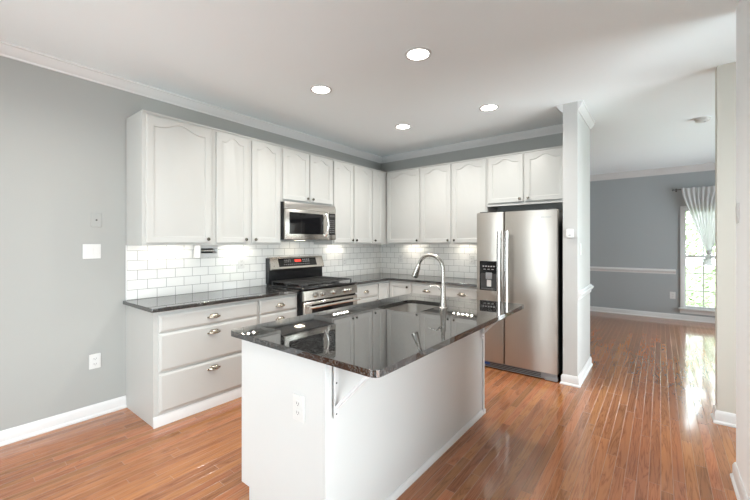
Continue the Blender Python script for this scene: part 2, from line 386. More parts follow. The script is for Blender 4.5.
mould('baseboard_far', BASE, 0, (LX, FY), (EX, FY), (0, -1), 'white baseboard along the far wall', 'baseboard', -1, -1)
mould('baseboard_hall', BASE, 0, (.343, 3.862), (1.6, 3.862), (0, -1), 'white baseboard in the hall by the right doorway', 'baseboard', 1, -1)
mould('baseboard_right', BASE, 0, (RX, REAR), (RX, 3.01), (-1, 0), 'white baseboard along the right wall', 'baseboard', 0, 1)
mould('baseboard_right_end', BASE, 0, (RX, 3.01), (RX+.12, 3.01), (0, 1), 'white baseboard across the right wall end', 'baseboard', 1, 0)
mould('baseboard_hall_end', BASE, 0, (.343, 3.862), (.343, 3.98), (-1, 0), 'white baseboard on the edge of the hall wall', 'baseboard', 1, 1)

# ------------------------------------------------------------------ far window
win = MB()
wy0, wy1 = FY-.018, FY+.0
win.box(WX0-.022, WX0+.02, FY-.02, FY+.10, WZ0+.006, WZ1-.0201).box(WX1-.02, WX1+.022, FY-.02, FY+.10, WZ0+.006, WZ1-.0201)
win.box(WX0-.022, WX1+.022, FY-.02, FY+.10, WZ1-.02, WZ1+.03)
window = struct(win.build('window_1', 'trim'), 'tall white double-hung window in the far wall', 'window')
MB().box(WX0-.05, WX1+.05, FY-.06, FY+.10, WZ0-.025, WZ0+.005, .006).box(WX0-.03, WX1+.03, FY-.02, FY-.001, WZ0-.09, WZ0-.025).build('window_sill', 'trim', window)
def sash(name, z0, z1, y):
    mb = MB(); t = .035
    x0, x1 = WX0+.02, WX1-.02
    mb.box(x0, x0+t, y, y+.03, z0, z1).box(x1-t, x1, y, y+.03, z0, z1).box(x0+t, x1-t, y, y+.03, z0, z0+t+.01).box(x0+t, x1-t, y, y+.03, z1-t-.005, z1)
    nx, nz = 3, 3
    for i in range(1, nx): 
        xx = x0+(x1-x0)*i/nx; mb.box(xx-.009, xx+.009, y+.006, y+.024, z0+t+.01, z1-t-.005)
    for i in range(1, nz):
        zz = z0+(z1-z0)*i/nz; mb.box(x0+t, x1-t, y+.007, y+.023, zz-.009, zz+.009)
    s = mb.build(name, 'trim', window)
    MB().box(x0+.01, x1-.01, y+.013, y+.017, z0+.01, z1-.01).build('pane', 'pane', s)
sash('lower_sash', WZ0, 1.17, FY+.02); sash('upper_sash', 1.13, WZ1-.02, FY+.055)
rod = thing('curtain_rod', 'thin dark curtain rod above the far window', 'curtain rod', (.19, FY-.07, 2.355))
MB().tube([(0, 0, 0), (1.10, 0, 0)], .008, 10).build('rod', 'grey_dark', rod)
MB().lathe([(.004, -.03), (.016, -.024), (.018, -.012), (.010, -.002), (.008, .004)], axis='X', seg=14).build('finial', 'grey_dark', rod)
for x in (.03, 1.07): MB().tube([(x, 0, 0), (x, .07, 0)], .006, 8).box(x-.012, x+.012, .064, .07, -.03, .03).build('bracket', 'grey_dark', rod)
# sheer curtain: gathered on the rod, tied in the middle, short flared tail
def curtain():
    t = thing('curtain', 'white sheer curtain tied in a knot before the far window', 'curtain', (0, FY-.098, 0))
    nu, tx, tz = 90, .655, 1.235
    rows = [(2.375, .29, 1.02, .012), (2.34, .29, 1.02, .016), (2.25, .30, 1.01, .024)]
    for k in range(1, 15):
        q = k/15; e = q**1.15
        z = 2.25+(tz-2.25)*q
        a = .30+(tx-.028-.30)*(q**1.05); b = 1.01+(tx+.03-1.01)*(q**.75)
        rows.append((z, a, b, .026*(1-q)+.014*q))
    rows.append((tz, tx-.026, tx+.026, .012))
    for k in range(1, 6):
        q = k/5; rows.append((tz-.23*q, tx-.026-.055*q-.03*q*q, tx+.026+.015*q, .014+.012*q))
    mb = MB(); R = []
    for ri, (z, a, b, am) in enumerate(rows):
        R.append([mb.bm.verts.new((a+(b-a)*i/nu, -.38*am*math.sin(2*PI*i/nu*11+.4*math.sin(i*.21+ri*.1))-.006*math.cos(i*.13), z+.006*math.sin(i*.4)*(ri < 2))) for i in range(nu+1)])
    for p, q in zip(R, R[1:]):
        for i in range(nu): mb.bm.faces.new((p[i], p[i+1], q[i+1], q[i]))
    mb.build('sheer_panel', 'sheer', t, smooth=180)
    MB().lathe([(.022, -.03), (.034, -.018), (.038, 0), (.034, .018), (.022, .03)], (tx, 0, tz), seg=14).build('tie_band', 'sheer', t)
curtain()

# ------------------------------------------------------------------ outdoors beyond the window
struct(MB().box(-30, 30, FY+.3, 40, -.6, -.5).build('ground_outside', 'lawn'), 'lawn outside the far window', 'ground')
def tree(loc, label):
    t = thing('tree', label, 'tree', loc)
    MB().tube([(0, 0, 0), (.05, 0, 1.0), (.0, .1, 2.2), (.15, 0, 3.6)], [.16, .13, .10, .04], 10).build('trunk', 'bark', t)
    mb = MB(); rnd = random.Random(3)
    for _ in range(9000):
        x, y, z = rnd.gauss(-.7, 1.1), rnd.gauss(0, .7), .1+abs(rnd.gauss(1.6, 1.3))
        nz = math.sin(x*2.3+z*1.7)+math.sin(z*3.1-x*1.3)
        if nz < -.2 and rnd.random() < .75: continue
        s = rnd.uniform(.04, .09); n = Vector((rnd.gauss(0, 1), rnd.gauss(0, 1), rnd.gauss(0, 1))).normalized()
        a = n.orthogonal().normalized(); b = n.cross(a); c = Vector((x, y, z))
        vs = [mb.bm.verts.new(c+a*s), mb.bm.verts.new(c+b*s*.5), mb.bm.verts.new(c-a*s), mb.bm.verts.new(c-b*s*.5)]
        mb.bm.faces.new(vs)
    mb.build('foliage', 'leaf', t)
tree((2.1, 13.5, -.5), 'loose leafy green tree outside the far window')

# ------------------------------------------------------------------ hardware
def knob_mesh(name, parent, x, y, z, mat='knob'):
    return MB().lathe([(.005, 0), (.005, .010), (.013, .014), (.016, .019), (.014, .025), (.006, .027)], (x, y, z), '-Y', 14).build(name, mat, parent)
def cup_pull(parent, x, y, z, name='cup_pull', mat='brass'):
    w, h, d = .044, .034, .026
    mb = MB(); rings = []
    for k in range(0, 9):                 # from the top edge down to the open lip
        q = k/8*PI/2; ring = []
        for i in range(17):
            a = PI*i/16
            ring.append(Vector((x-w*math.cos(a)*(.55+.45*math.sin(q)), y-.002-d*math.sin(a)*math.sin(q), z+.018-h*(1-math.cos(q))*1.0)))
        rings.append(ring)
    mb.ring_loft(rings, False, False, closed=False)
    mb.box(x-w-.014, x-w+.006, y-.004, y, z-.016, z-.002, .002).box(x+w-.006, x+w+.014, y-.004, y, z-.016, z-.002, .002)
    o = mb.build(name, mat, parent)
    m = o.modifiers.new('thickness', 'SOLIDIFY'); m.thickness = .002
    o['label'] = 'aged metal cup pull'
    return o
# ------------------------------------------------------------------ doors, drawers
def door_mesh(x0, x1, z0, z1, yb, t=.018, rise=0.0, fr=.052):
    """raised-panel door: back at y = yb, front at yb - t; rise > 0 gives the cathedral arch"""
    mb = MB(); n = 20
    w, cx = x1-x0, (x0+x1)/2
    hw = w/2-fr; zt = z1-fr-rise*.55; zb = z0+fr
    us = [1-2*i/n for i in range(n+1)]
    def arch(u):
        a = min(1, abs(u)/.78); return rise*.5*(1+math.cos(PI*a))
    def rect(o, y):
        return [(x0+o, y, z0+o), (x1-o, y, z0+o)]+[(cx+u*(w/2-o), y, z1-o) for u in us]
    def panel(o, y):
        h = hw-o
        return [(cx-h, y, zb+o), (cx+h, y, zb+o)]+[(cx+u*h, y, zt-o+arch(u)) for u in us]
    f = yb-t
    mb.ring_loft([rect(0, yb), rect(0, f+.004), rect(.004, f), panel(0, f), panel(.003, f+.007), panel(.010, f+.007), panel(.032, f+.0015)])
    return mb
def drawer_mesh(x0, x1, z0, z1, yb, t=.018):
    mb = MB()
    def rect(o, y): return [(x0+o, y, z0+o), (x1-o, y, z0+o), (x1-o, y, z1-o), (x0+o, y, z1-o)]
    f = yb-t
    return mb.ring_loft([rect(0, yb), rect(0, f+.008), rect(.004, f+.006), rect(.018, f)])

# ------------------------------------------------------------------ tile backsplash
def splash(name, mat, x0, x1, y0, y1, z0, z1, label):
    o = MB().box(x0, x1, y0, y1, z0, z1).build(name, mat); return tag(o, label, 'backsplash')
so = splash('tile_backsplash', 'tile_left', LX+.0003, LX+.008, 1.12, BY, CT+.001, UB+.045, 'white subway tile backsplash on the left wall behind the range')
so2 = splash('tile_backsplash', 'tile_back', LX+.0083, -1.60, BY-.008, BY-.0003, CT+.001, UB+.05, 'white subway tile backsplash on the back wall beside the refrigerator')
for o, d in ((so, Vector((0, 1.12, CT))), (so2, Vector((LX+.008-.05, 0, CT)))):
    o.data.transform(Matrix.Translation(-d)); o.location = d
MB().box(LX+.0003, LX+.010, 1.112, 1.1195, CT+.001, UB).build('edge_trim', 'trim', so).location = -so.location

# ------------------------------------------------------------------ upper cabinets
def upper(label, loc, rz, w, doors, z0=UB, z1=UT, knobs=(), arch=.05, group=None, d=UD, dbot=.020):
    """doors: list of (x0, x1) along the cabinet; knobs: x positions (one per door)"""
    t = thing('upper_cabinet', label, 'cabinet', loc, rz)
    r = .034            # the bottom board sits up behind the face frame
    mb = MB().box(0, w, -d, -.0095, z0+r, z1-.012).box(0, w, -d-.012, -.0095, z1-.012, z1)
    mb.box(0, w, -d, -d+.02, z0, z0+r).box(0, .016, -d+.02, -.0095, z0, z0+r).box(w-.016, w, -d+.02, -.0095, z0, z0+r)
    mb.build('cabinet_body', 'cab', t)
    for (a, b), k in zip(doors, knobs):
        dr = door_mesh(a, b, z0+dbot, z1-.030, -d-.0005, rise=arch).build('door', 'cab', t, smooth=30)
        knob_mesh('knob', dr, k, -d-.0185, z0+dbot+.035)
    return t
O = LX
Lp = lambda y: (LX, y, 0)
def loc_doors(y0, ds): return [(a-y0, b-y0) for a, b in ds]
def upL(label, y0, y1, ds, ks, **k): return upper(label, (LX, y0, 0), LEFT, y1-y0, loc_doors(y0, ds), knobs=[q-y0 for q in ks], **k)
def upB(label, x0, x1, ds, ks, **k): return upper(label, (x0, BY, 0), 0, x1-x0, [(a-x0, b-x0) for a, b in ds], knobs=[q-x0 for q in ks], **k)
upL('wide single-door white upper cabinet at the near end of the left wall', 1.115, 1.695, [(1.142, 1.670)], [1.638])
upL('white two-door upper cabinet directly left of the microwave', 1.6965, 2.452, [(1.724, 2.054), (2.094, 2.432)], [2.018, 2.125])
upL('short white two-door upper cabinet above the microwave', 2.4535, 3.238, [(2.474, 2.845), (2.862, 3.222)], [2.812, 2.895], z0=1.852, arch=.045)
upL('white two-door upper cabinet directly right of the microwave', 3.2395, 4.022, [(3.256, 3.620), (3.640, 4.010)], [3.592, 3.668])
upL('narrow white corner upper cabinet at the end of the left wall', 4.0235, BY-.0095, [(4.040, 4.262)], [4.072], arch=.04)
CX0 = LX+UD+.019
upB('single-door white upper cabinet in the back corner', CX0+.0015, -2.6285, [(-3.195, -2.640)], [-2.672])
upB('white two-door upper cabinet on the back wall left of the refrigerator', -2.627, -1.6785, [(-2.612, -2.166), (-2.140, -1.692)], [-2.198, -2.108])
upB('short white two-door upper cabinet above the refrigerator', -1.677, -.7665, [(-1.662, -1.250), (-1.226, -.806)], [-1.285, -1.19], z0=1.842, arch=.045, dbot=.034)

# ------------------------------------------------------------------ base cabinets
BZ = .876
def base(label, loc, rz, w, fronts, endpanel=False):
    """fronts: ('drawer'|'door', x0, x1, z0, z1, hardware x or None)"""
    t = thing('base_cabinet', label, 'cabinet', loc, rz)
    MB().box(0, w, -BD, -.001, 0, BZ).build('cabinet_body', 'cab', t)
    add_fronts(t, fronts)
    MB().prism([(-BD, 0), (-BD-.018, 0), (-BD-.018, .010), (-BD-.010, .060), (-BD-.006, .075), (-BD, .078)], 'X', 0.0 if not endpanel else -.004, w).build('toe_moulding', 'trim', t)
    return t
def add_fronts(t, fronts, yb=-BD-.0005):
    for kind, a, b, z0, z1, hx in fronts:
        if kind == 'drawer':
            o = drawer_mesh(a, b, z0, z1, yb).build('drawer', 'cab', t, smooth=20)
            cup_pull(o, hx, yb-.0185, (z0+z1)/2 if z1-z0 < .2 else z1-.056)
        else:
            o = door_mesh(a, b, z0, z1, yb, rise=0).build('door', 'cab', t, smooth=30)
            if hx is not None: knob_mesh('knob', o, hx, yb-.0185, z1-.045)
B0 = 1.115
DZ = ((.711, .848), (.412, .702), (.100, .396))
base('wide white three-drawer base cabinet at the near end of the left run', (LX, B0, 0), LEFT, .9035, [('drawer', .033, .890, a, b, .462) for a, b in DZ], True)
base('narrow white three-drawer base cabinet just left of the range', (LX, B0+.905, 0), LEFT, .4735, [('drawer', .012, .462, a, b, .245) for a, b in DZ])
base('white base cabinet with drawer and door just right of the range', (LX, 3.352, 0), LEFT, .520, [('drawer', .06, .505, .690, .848, .262), ('door', .06, .505, .100, .676, .475)])
# corner unit
t = thing('corner_base_cabinet', 'white corner base cabinet where the two runs meet', 'cabinet', (LX, BY, 0))
yc = 3.8735-BY; xc = -2.632-LX
MB().prism([(.001, -.001), (.001, yc), (BD, yc), (BD, -BD), (xc, -BD), (xc, -.001)], 'Z', 0, BZ).build('cabinet_body', 'cab', t)
o = door_mesh(3.885-BY, -BD-.022, .100, .848, -BD-.0005).build('door', 'cab', t, rz=LEFT, smooth=30)
o = door_mesh(BD+.022, xc-.012, .100, .848, -BD-.0005).build('door', 'cab', t, smooth=30)
knob_mesh('knob', o, xc-.055, -BD-.019, .80)
base('white drawer base cabinet on the back wall beside the corner', (-2.630, BY, 0), 0, .489, [('drawer', .016, .474, .700, .848, .235), ('door', .016, .474, .100, .686, .44)])
base('white drawer base cabinet on the back wall beside the refrigerator', (-2.140, BY, 0), 0, .480, [('drawer', .016, .462, .700, .848, .235), ('door', .016, .462, .100, .686, .05)])

# ------------------------------------------------------------------ worktops
def slab(name, outer, hole, z0, z1, label, bev=.004):
    mb = MB(); bm = mb.bm
    ed = []
    for lp in (outer, hole):
        if not lp: continue
        vs = [bm.verts.new((x, y, z0)) for x, y in lp]
        ed += [bm.edges.new((vs[i], vs[(i+1) % len(vs)])) for i in range(len(vs))]
    bmesh.ops.triangle_fill(bm, edges=ed, use_beauty=True)
    r = bmesh.ops.extrude_face_region(bm, geom=list(bm.faces))
    bmesh.ops.translate(bm, verts=[v for v in r['geom'] if isinstance(v, bmesh.types.BMVert)], vec=(0, 0, z1-z0))
    o = mb.build(name, 'granite', smooth=30)
    m = o.modifiers.new('polished_edge', 'BEVEL'); m.width = bev; m.segments = 3; m.limit_method = 'ANGLE'; m.angle_limit = math.radians(50)
    tag(o, label, 'worktop'); return o
def rrect(x0, x1, y0, y1, r, n=8):
    P = []
    for cx, cy, a0 in ((x1-r, y1-r, 0), (x0+r, y1-r, PI/2), (x0+r, y0+r, PI), (x1-r, y0+r, 1.5*PI)):
        P += [(cx+r*math.cos(a0+PI/2*k/n), cy+r*math.sin(a0+PI/2*k/n)) for k in range(n+1)]
    return P
CF = LX+.618
slab('granite_worktop', [(LX+.0085, 1.088), (CF, 1.088), (CF, 2.494), (LX+.0085, 2.494)], None, BZ+.001, CT, 'black granite worktop over the drawers left of the range')
slab('granite_worktop', [(LX+.0085, 3.352), (CF, 3.352), (CF, BY-.618), (-1.662, BY-.618), (-1.662, BY-.0085), (LX+.0085, BY-.0085)], None, BZ+.001, CT, 'black granite corner worktop right of the range')

# ------------------------------------------------------------------ range
def make_range():
    w = .842; t = thing('gas_range', 'black and stainless gas range with red-lit clock panel', 'range', (LX+.0095, 2.500, 0), LEFT)
    D = .640
    MB().box(0, w, -D, -.012, .02, .905, .004).build('range_body', 'black', t)
    MB().box(.0, w, -D-.022, -.012, .9055, .922, .005, 2).build('cooktop', 'black', t)
    # back guard: black riser with a tilted stainless control head
    MB().box(.0, w, -.055, -.0005, .9225, 1.085, .004).build('backguard', 'black', t)
    MB().prism([(-.001, 1.0855), (-.001, 1.215), (-.020, 1.232), (-.050, 1.228), (-.095, 1.095), (-.090, 1.0855)], 'X', .012, w-.006).build('control_head', 'steel_h', t)
    MB().box(.0, .0118, -.06, -.0005, 1.0855, 1.222).build('side_cap', 'black', t)
    # display on the tilted face (y from -.0505@1.228 to -.095@1.095)
    def tilt(z): return -.050-(1.228-z)*(.045/.133)
    def tpanel(x0, x1, z0, z1, off, th):
        return MB().ring_loft([[(x, tilt(z)-o, z) for x, z in ((x0, z0), (x1, z0), (x1, z1), (x0, z1))] for o in (off, off+th)])
    disp = tpanel(.130, w-.130, 1.118, 1.212, .0002, .003).build('display', 'glass_black', t)
    tpanel(w/2-.055, w/2+.045, 1.168, 1.196, .0034, .0008).build('digits', 'digits', disp)
    mk = MB()
    def tp(x0, x1, z0, z1): mk.ring_loft([[(x, tilt(z)-o, z) for x, z in ((x0, z0), (x1, z0), (x1, z1), (x0, z1))] for o in (.0034, .004)])
    for x in (.215, .24, .265, .29): tp(x, x+.014, 1.188, 1.194); tp(x, x+.010, 1.168, 1.173)
    for x in (.49, .52, .55, .58): tp(x, x+.018, 1.188, 1.198); tp(x, x+.016, 1.166, 1.174)
    for i in range(14): tp(.20+i*.029, .212+i*.029, 1.138, 1.143)
    mk.build('key_legends', 'marks', disp)['kind'] = 'stuff'
    tpanel(.055, .062, 1.125, 1.135, .0003, .002).build('logo_mark', 'grey_dark', t)
    # burners and grates
    for x, y, r in ((.17, -.19, .045), (.17, -.46, .05), (w/2, -.325, .055), (w-.17, -.19, .045), (w-.17, -.46, .05)):
        MB().lathe([(r, .9225), (r, .932), (r*.7, .934), (r*.7, .940), (r*.66, .943)], (x, y, 0)).build('burner', 'iron', t)
    for k in range(3):
        a, b = .03+k*.262, .03+k*.262+.255
        mb = MB(); z = .962; h = .009
        for y in (-.60, -.335, -.075): mb.box(a, b, y-h/2, y+h/2, z-.0125, z-.0008, .002)
        for x in (a+h/2, b-h/2): mb.box(x-h/2, x+h/2, -.60, -.075, z-.012, z, .002)
        for x in (a+.07, (a+b)/2, b-.07):
            mb.box(x-h/2, x+h/2, -.595, -.08, z-.012, z+.004, .002)
        for x in (a+.006, b-.006):
            for y in (-.595, -.335, -.08): mb.box(x-.006, x+.006, y-.006, y+.006, .9222, z-.01)
        mb.build('grate', 'iron', t)
    # front
    MB().prism([(-D-.001, .785), (-D-.030, .792), (-D-.018, .890), (-D-.001, .895)], 'X', .002, w-.002).build('control_panel', 'steel_h', t)
    for x in (.160, .268, .443, .628, .718):
        kb = MB().lathe([(.028, 0), (.028, .006), (.021, .009), (.019, .030), (.016, .033)], (x, -D-.0245, .842), '-Y', 20).build('burner_knob', 'nickel', t)
        MB().box(x-.003, x+.003, -D-.060, -D-.0577, .828, .859).build('pointer', 'grey_dark', kb)
    dr = MB().box(.004, w-.004, -D-.035, -D-.001, .215, .772, .006).build('oven_door', 'steel_h', t)
    MB().box(.105, w-.085, -D-.0375, -D-.0352, .33, .745, .001).build('oven_window', 'glass_black', dr)
    hb = MB().tube([(.03, -D-.085, .722), (w-.03, -D-.085, .722)], .014, 14)
    for x in (.06, w-.06): hb.box(x-.012, x+.012, -D-.08, -D-.0355, .712, .732, .003)
    hb.build('door_handle', 'bright_steel', dr)
    MB().box(.004, w-.004, -D-.030, -D-.001, .055, .205, .006).build('storage_drawer', 'steel_h', t)
    for x in (.05, w-.05):
        for y in (-.06, -D+.06): MB().lathe([(.018, 0), (.018, .0195)], (x, y, 0), seg=12).build('foot', 'grey_dark', t)
make_range()

# ------------------------------------------------------------------ microwave
def make_microwave():
    w = .772; D = .395; z0, z1 = 1.434, 1.846
    t = thing('microwave', 'stainless over-the-range microwave with curved handle', 'microwave', (LX, 2.458, 0), LEFT)
    MB().box(0, w, -D, -.0095, z0, z1, .003).build('case', 'black', t)
    MB().box(.02, w-.02, -D+.03, -.05, z0-.006, z0-.0003).build('underside_panel', 'grey', t)
    MB().box(w/2-.05, w/2+.05, -.24, -.16, z0-.009, z0-.0063).build('cooktop_lamp', 'hood_lamp', t)
    f = -D-.0005
    MB().prism([(f, 1.768), (f-.026, 1.768), (f-.026, 1.800), (f-.016, z1), (f, z1)], 'X', .001, w-.001).build('vent_grille', 'steel_h', t)
    d = MB().box(.001, .632, f-.028, f, z0+.002, 1.766, .005, 2).build('door', 'steel_h', t)
    MB().box(.055, .560, f-.0305, f-.0282, z0+.062, 1.735, .001).build('door_window', 'glass_black', d)
    MB().tube([(.596, f-.0283, 1.475)]+[(.596, f-.030-.046*math.sin(PI*k/14), 1.475+.27*k/14) for k in range(1, 14)]+[(.596, f-.0283, 1.745)], .0135, 12).build('handle', 'bright_steel', d)
    c = MB().box(.6335, w-.001, f-.028, f, z0+.002, 1.766, .005, 2).build('control_panel', 'steel_h', t)
    k = MB().box(.650, w-.014, f-.0300, f-.0282, z0+.062, 1.755, .001).build('keypad', 'glass_black', c)
    mb = MB()
    for i in range(3):
        for j in range(7):
            mb.box(.664+i*.032, .664+i*.032+.011, f-.0306, f-.0301, 1.52+j*.024, 1.52+j*.024+.007)
    mb.build('key_legends', 'marks', k)['kind'] = 'stuff'
    MB().box(.664, .746, f-.0306, f-.0301, 1.712, 1.738).build('clock_display', 'grey_dark', k)
    return t
make_microwave()

# ------------------------------------------------------------------ refrigerator
def make_fridge():
    X0, X1 = -1.648, -.806; w = X1-X0; H = 1.735; F = 3.956-BY      # front face in local y
    t = thing('refrigerator', 'stainless side-by-side refrigerator with black water dispenser', 'refrigerator', (X0, BY, 0))
    MB().box(.006, w-.004, F+.075, -.03, .06, H-.02, .004).build('cabinet_shell', 'grey_dark', t)
    sp = .312
    def front(name, a, b):
        mb = MB(); P = [(a, F+.07), (a, F+.012), (a+.003, F+.004), (a+.012, F), (b-.012, F), (b-.003, F+.004), (b, F+.012), (b, F+.07)]
        mb.prism(P, 'Z', .082, H); return mb.build(name, 'steel', t, smooth=30)
    L_ = front('freezer_door', 0, sp-.004); R_ = front('fridge_door', sp+.004, w)
    def handle(p, x, z0, z1):
        mb = MB(); n = 14; rings = []
        for k in range(n+1):
            q = k/n; z = z0+(z1-z0)*q; y = F-.052-.012*math.sin(PI*q)
            rings.append([(x-.017, y+.006, z), (x-.017, y-.004, z), (x-.010, y-.011, z), (x+.010, y-.011, z), (x+.017, y-.004, z), (x+.017, y+.006, z)])
        mb.ring_loft(rings)
        mb.box(x-.012, x+.012, F-.05, F-.0005, z0+.01, z0+.05, .003).box(x-.012, x+.012, F-.05, F-.0005, z1-.05, z1-.01, .003)
        return mb.build('handle', 'bright_steel', p, smooth=30)
    handle(L_, sp-.042, .62, 1.525); handle(R_, sp+.042, .62, 1.525)
    # dispenser
    dx0, dx1, dz0, dz1 = .040, .245, .868, 1.196
    d = MB().box(dx0, dx1, F-.006, F-.0004, dz0, dz1, .004).build('dispenser', 'glass_black', L_)
    cav = MB().box(dx0+.014, dx1-.014, F-.0075, F-.0061, dz0+.018, dz0+.190).build('dispenser_recess', 'slot', d)
    MB().box(dx0+.075, dx1-.06, F-.022, F-.0078, dz0+.125, dz0+.200, .004).build('dispenser_spout', 'grey', d)
    MB().box(dx0+.085, dx1-.07, F-.014, F-.0078, dz0+.045, dz0+.120, .003).build('dispenser_paddle', 'plastic', d)
    MB().box(dx0+.020, dx1-.020, F-.030, F-.0078, dz0+.012, dz0+.024, .003).build('drip_tray', 'grey_dark', d)
    mb = MB()
    for i in range(5): mb.box(dx0+.035+i*.03, dx0+.052+i*.03, F-.0068, F-.0062, dz1-.065, dz1-.052)
    for i in range(3): mb.box(dx0+.045+i*.045, dx0+.070+i*.045, F-.0068, F-.0062, dz1-.095, dz1-.088)
    mb.build('key_legends', 'marks', d)['kind'] = 'stuff'
    # small raised lettering high on the right door (unreadable at this distance)
    mb = MB(); x = .690
    for i, (lw, lh) in enumerate(((.012, .012), (.006, .012), (.003, .011), (.005, .009), (.005, .012), (.007, .009), (.007, .009), (.007, .009), (.003, .012))):
        mb.box(x, x+lw, F-.0016, F-.0002, 1.655, 1.655+lh); x += lw+.0045
    mb.build('nameplate', 'grey', R_)
    g = MB().box(.012, w-.012, F+.020, F+.072, .012, .078, .004).build('base_grille', 'grey', t)
    mb = MB()
    for k in range(3): mb.box(.10, w-.16, F+.0165, F+.0198, .026+k*.016, .034+k*.016)
    mb.build('grille_slots', 'slot', g)
    MB().box(.085, .150, F+.014, F+.0198, .040, .066).build('filter_cap', 'blue_tag', g)
    MB().box(w-.125, w-.004, F+.012, F+.070, .004, .045, .005).build('corner_bracket', 'grey', t)
    for x in (.03, w-.11): MB().box(x, x+.08, F+.02, F+.10, H-.0185, H+.012, .004).build('hinge_cover', 'grey_dark', t)
    for x in (.05, w-.05):
        for y in (F+.11, -.08): MB().lathe([(.02, 0), (.02, .0595)], (x, y, 0), seg=12).build('foot', 'grey_dark', t)
make_fridge()

# ------------------------------------------------------------------ island
IX0, IX1, IY0, IY1 = -1.790, -1.145, 1.100, 2.902
def make_island():
    t = thing('kitchen_island', 'white panelled kitchen island base under black granite', 'island', (0, 0, 0))
    top = IT-.031
    mb = MB().box(IX0+.02, IX0+.036, IY0+.018, IY1-.018, .105, top-.001)
    mb.box(IX0+.036, IX1-.012, IY0+.018, IY1-.018, .105, .122).box(IX0+.075, IX0+.09, IY0+.018, IY1-.018, .001, .105)
    mb.build('island_body', 'isl', t)
    for y0, y1 in ((IY0, IY0+.0175), (IY1-.0175, IY1)):
        MB().prism([(IX0+.072, 0), (IX1-.0062, 0), (IX1-.0062, top), (IX0, top), (IX0, .103), (IX0+.072, .103)], 'Y', y0, y1).build('end_panel', 'isl', t)
    MB().box(IX1-.0115, IX1-.006, IY0+.018, IY1-.018, 0, top).build('back_panel', 'isl', t)
    MB().box(IX1-.006, IX1+.006, IY0, IY0+.036, 0, top, .001).build('corner_board', 'isl', t)
    MB().box(IX1-.006, IX1+.006, IY1-.026, IY1, 0, top, .001).build('corner_board', 'isl', t)
    MB().prism([(IX1-.006, 0), (IX1+.012, 0), (IX1+.012, .012), (IX1+.006, .028), (IX1-.001, .034), (IX1-.006, .034)], 'Y', IY0+.0365, IY1-.0265).build('shoe_moulding', 'trim', t)
    MB().box(IX1+.0062, IX1+.014, IY1-.03, IY1+.004, 0, .034).build('shoe_block', 'trim', t)
    # doors on the working side
    xs = [(IY0+.02, 1.70), (1.712, 2.28), (2.292, IY1-.02)]
    for a, b in xs:
        o = door_mesh(a, b, .125, top-.02, 0).build('door', 'isl', t, loc=(IX0+.0195, 0, 0), smooth=30)
        o.data.transform(Matrix(((0, 1, 0, 0), (1, 0, 0, 0), (0, 0, 1, 0), (0, 0, 0, 1)))); o.data.flip_normals()
    return t
make_island()
# countertop braces under the overhang
def brace(y, label):
    t = thing('worktop_brace', label, 'brace', (IX1+.0065, y, 0), 0, 'island worktop braces')
    z1 = IT-.0325
    MB().box(0, .006, -.014, .014, z1-.26, z1, .001).build('wall_plate', 'trim', t)
    MB().box(.0062, .235, -.014, .014, z1-.006, z1, .001).build('top_bar', 'trim', t)
    MB().ring_loft([[(x, yy, z) for x, z in ((.0062, z1-.225), (.0062, z1-.207), (.205, z1-.0065), (.222, z1-.0065))] for yy in (-.011, .011)]).build('diagonal_strut', 'trim', t)
    for z in (z1-.028, z1-.105, z1-.243):
        MB().lathe([(.0045, .0061), (.0045, .0075), (.003, .0085)], (0, 0, z), 'X', 10).build('screw', 'grey_dark', t)
    return t
brace(IY0+.060, 'white angled brace under the near corner of the island worktop')
brace(IY1-.050, 'white angled brace under the far end of the island worktop')
SX0, SX1, SY0, SY1 = -1.690, -1.335, 2.130, 2.630
outer = rrect(-1.888, -.842, 1.078, 2.978, .036)
slab('granite_worktop', outer, rrect(SX0, SX1, SY0, SY1, .07), IT-.030, IT, 'polished black granite worktop on the island', .005)
# sink
t = thing('sink', 'stainless undermount sink set in the island worktop', 'sink', ((SX0+SX1)/2, (SY0+SY1)/2, 0))
cx, cy = (SX0+SX1)/2, (SY0+SY1)/2
def srow(o, z, r=.07): return [(x-cx, y-cy, z) for x, y in rrect(SX0-o, SX1+o, SY0-o, SY1+o, max(.02, r+o))]
mb = MB(); mb.ring_loft([srow(.018, IT-.0315), srow(.004, IT-.0315), srow(.004, IT-.04), srow(-.004, IT-.17), srow(-.020, IT-.19), srow(-.06, IT-.195)], False, True)
o = mb.build('bowl', 'sink', t, smooth=50); m = o.modifiers.new('thickness', 'SOLIDIFY'); m.thickness = .0015; m.offset = -1
MB().lathe([(.045, IT-.1935), (.045, IT-.1905), (.030, IT-.1915), (.028, IT-.1925)], (0, 0, 0)).build('drain', 'nickel', t)
# faucet
t = thing('faucet', 'tall brushed nickel gooseneck faucet behind the island sink', 'faucet', (-1.268, 2.425, IT))
MB().lathe([(.032, .0003), (.032, .006), (.027, .010), (.026, .014)], (0, 0, 0)).build('base_ring', 'nickel', t)
MB().lathe([(.0255, .0145), (.0225, .05), (.019, .10), (.0185, .14), (.0195, .165), (.016, .178)], (0, 0, 0)).build('body', 'nickel', t)
R = .108; zc = .283
pts = [(0, 0, .178), (0, 0, .23)]+[(-R+R*math.cos(PI*k/20*.88), 0, zc+R*math.sin(PI*k/20*.88)) for k in range(21)]
ex, ez = pts[-1][0], pts[-1][2]
dx, dz = -math.sin(PI*.88), math.cos(PI*.88)
MB().tube(pts, .0135, 16).build('gooseneck', 'nickel', t)
MB().tube([(ex+dx*q, 0, ez+dz*q) for q in (.0005, .018, .095, .112)], [.0150, .0175, .0275, .0265], 18).build('spray_head', 'nickel', t)
MB().tube([(-.018, -.004, .140), (-.034, -.010, .160), (-.050, -.014, .168), (-.090, -.022, .160), (-.108, -.026, .156)], [.010, .008, .006, .005, .0045], 10).build('lever', 'nickel', t)

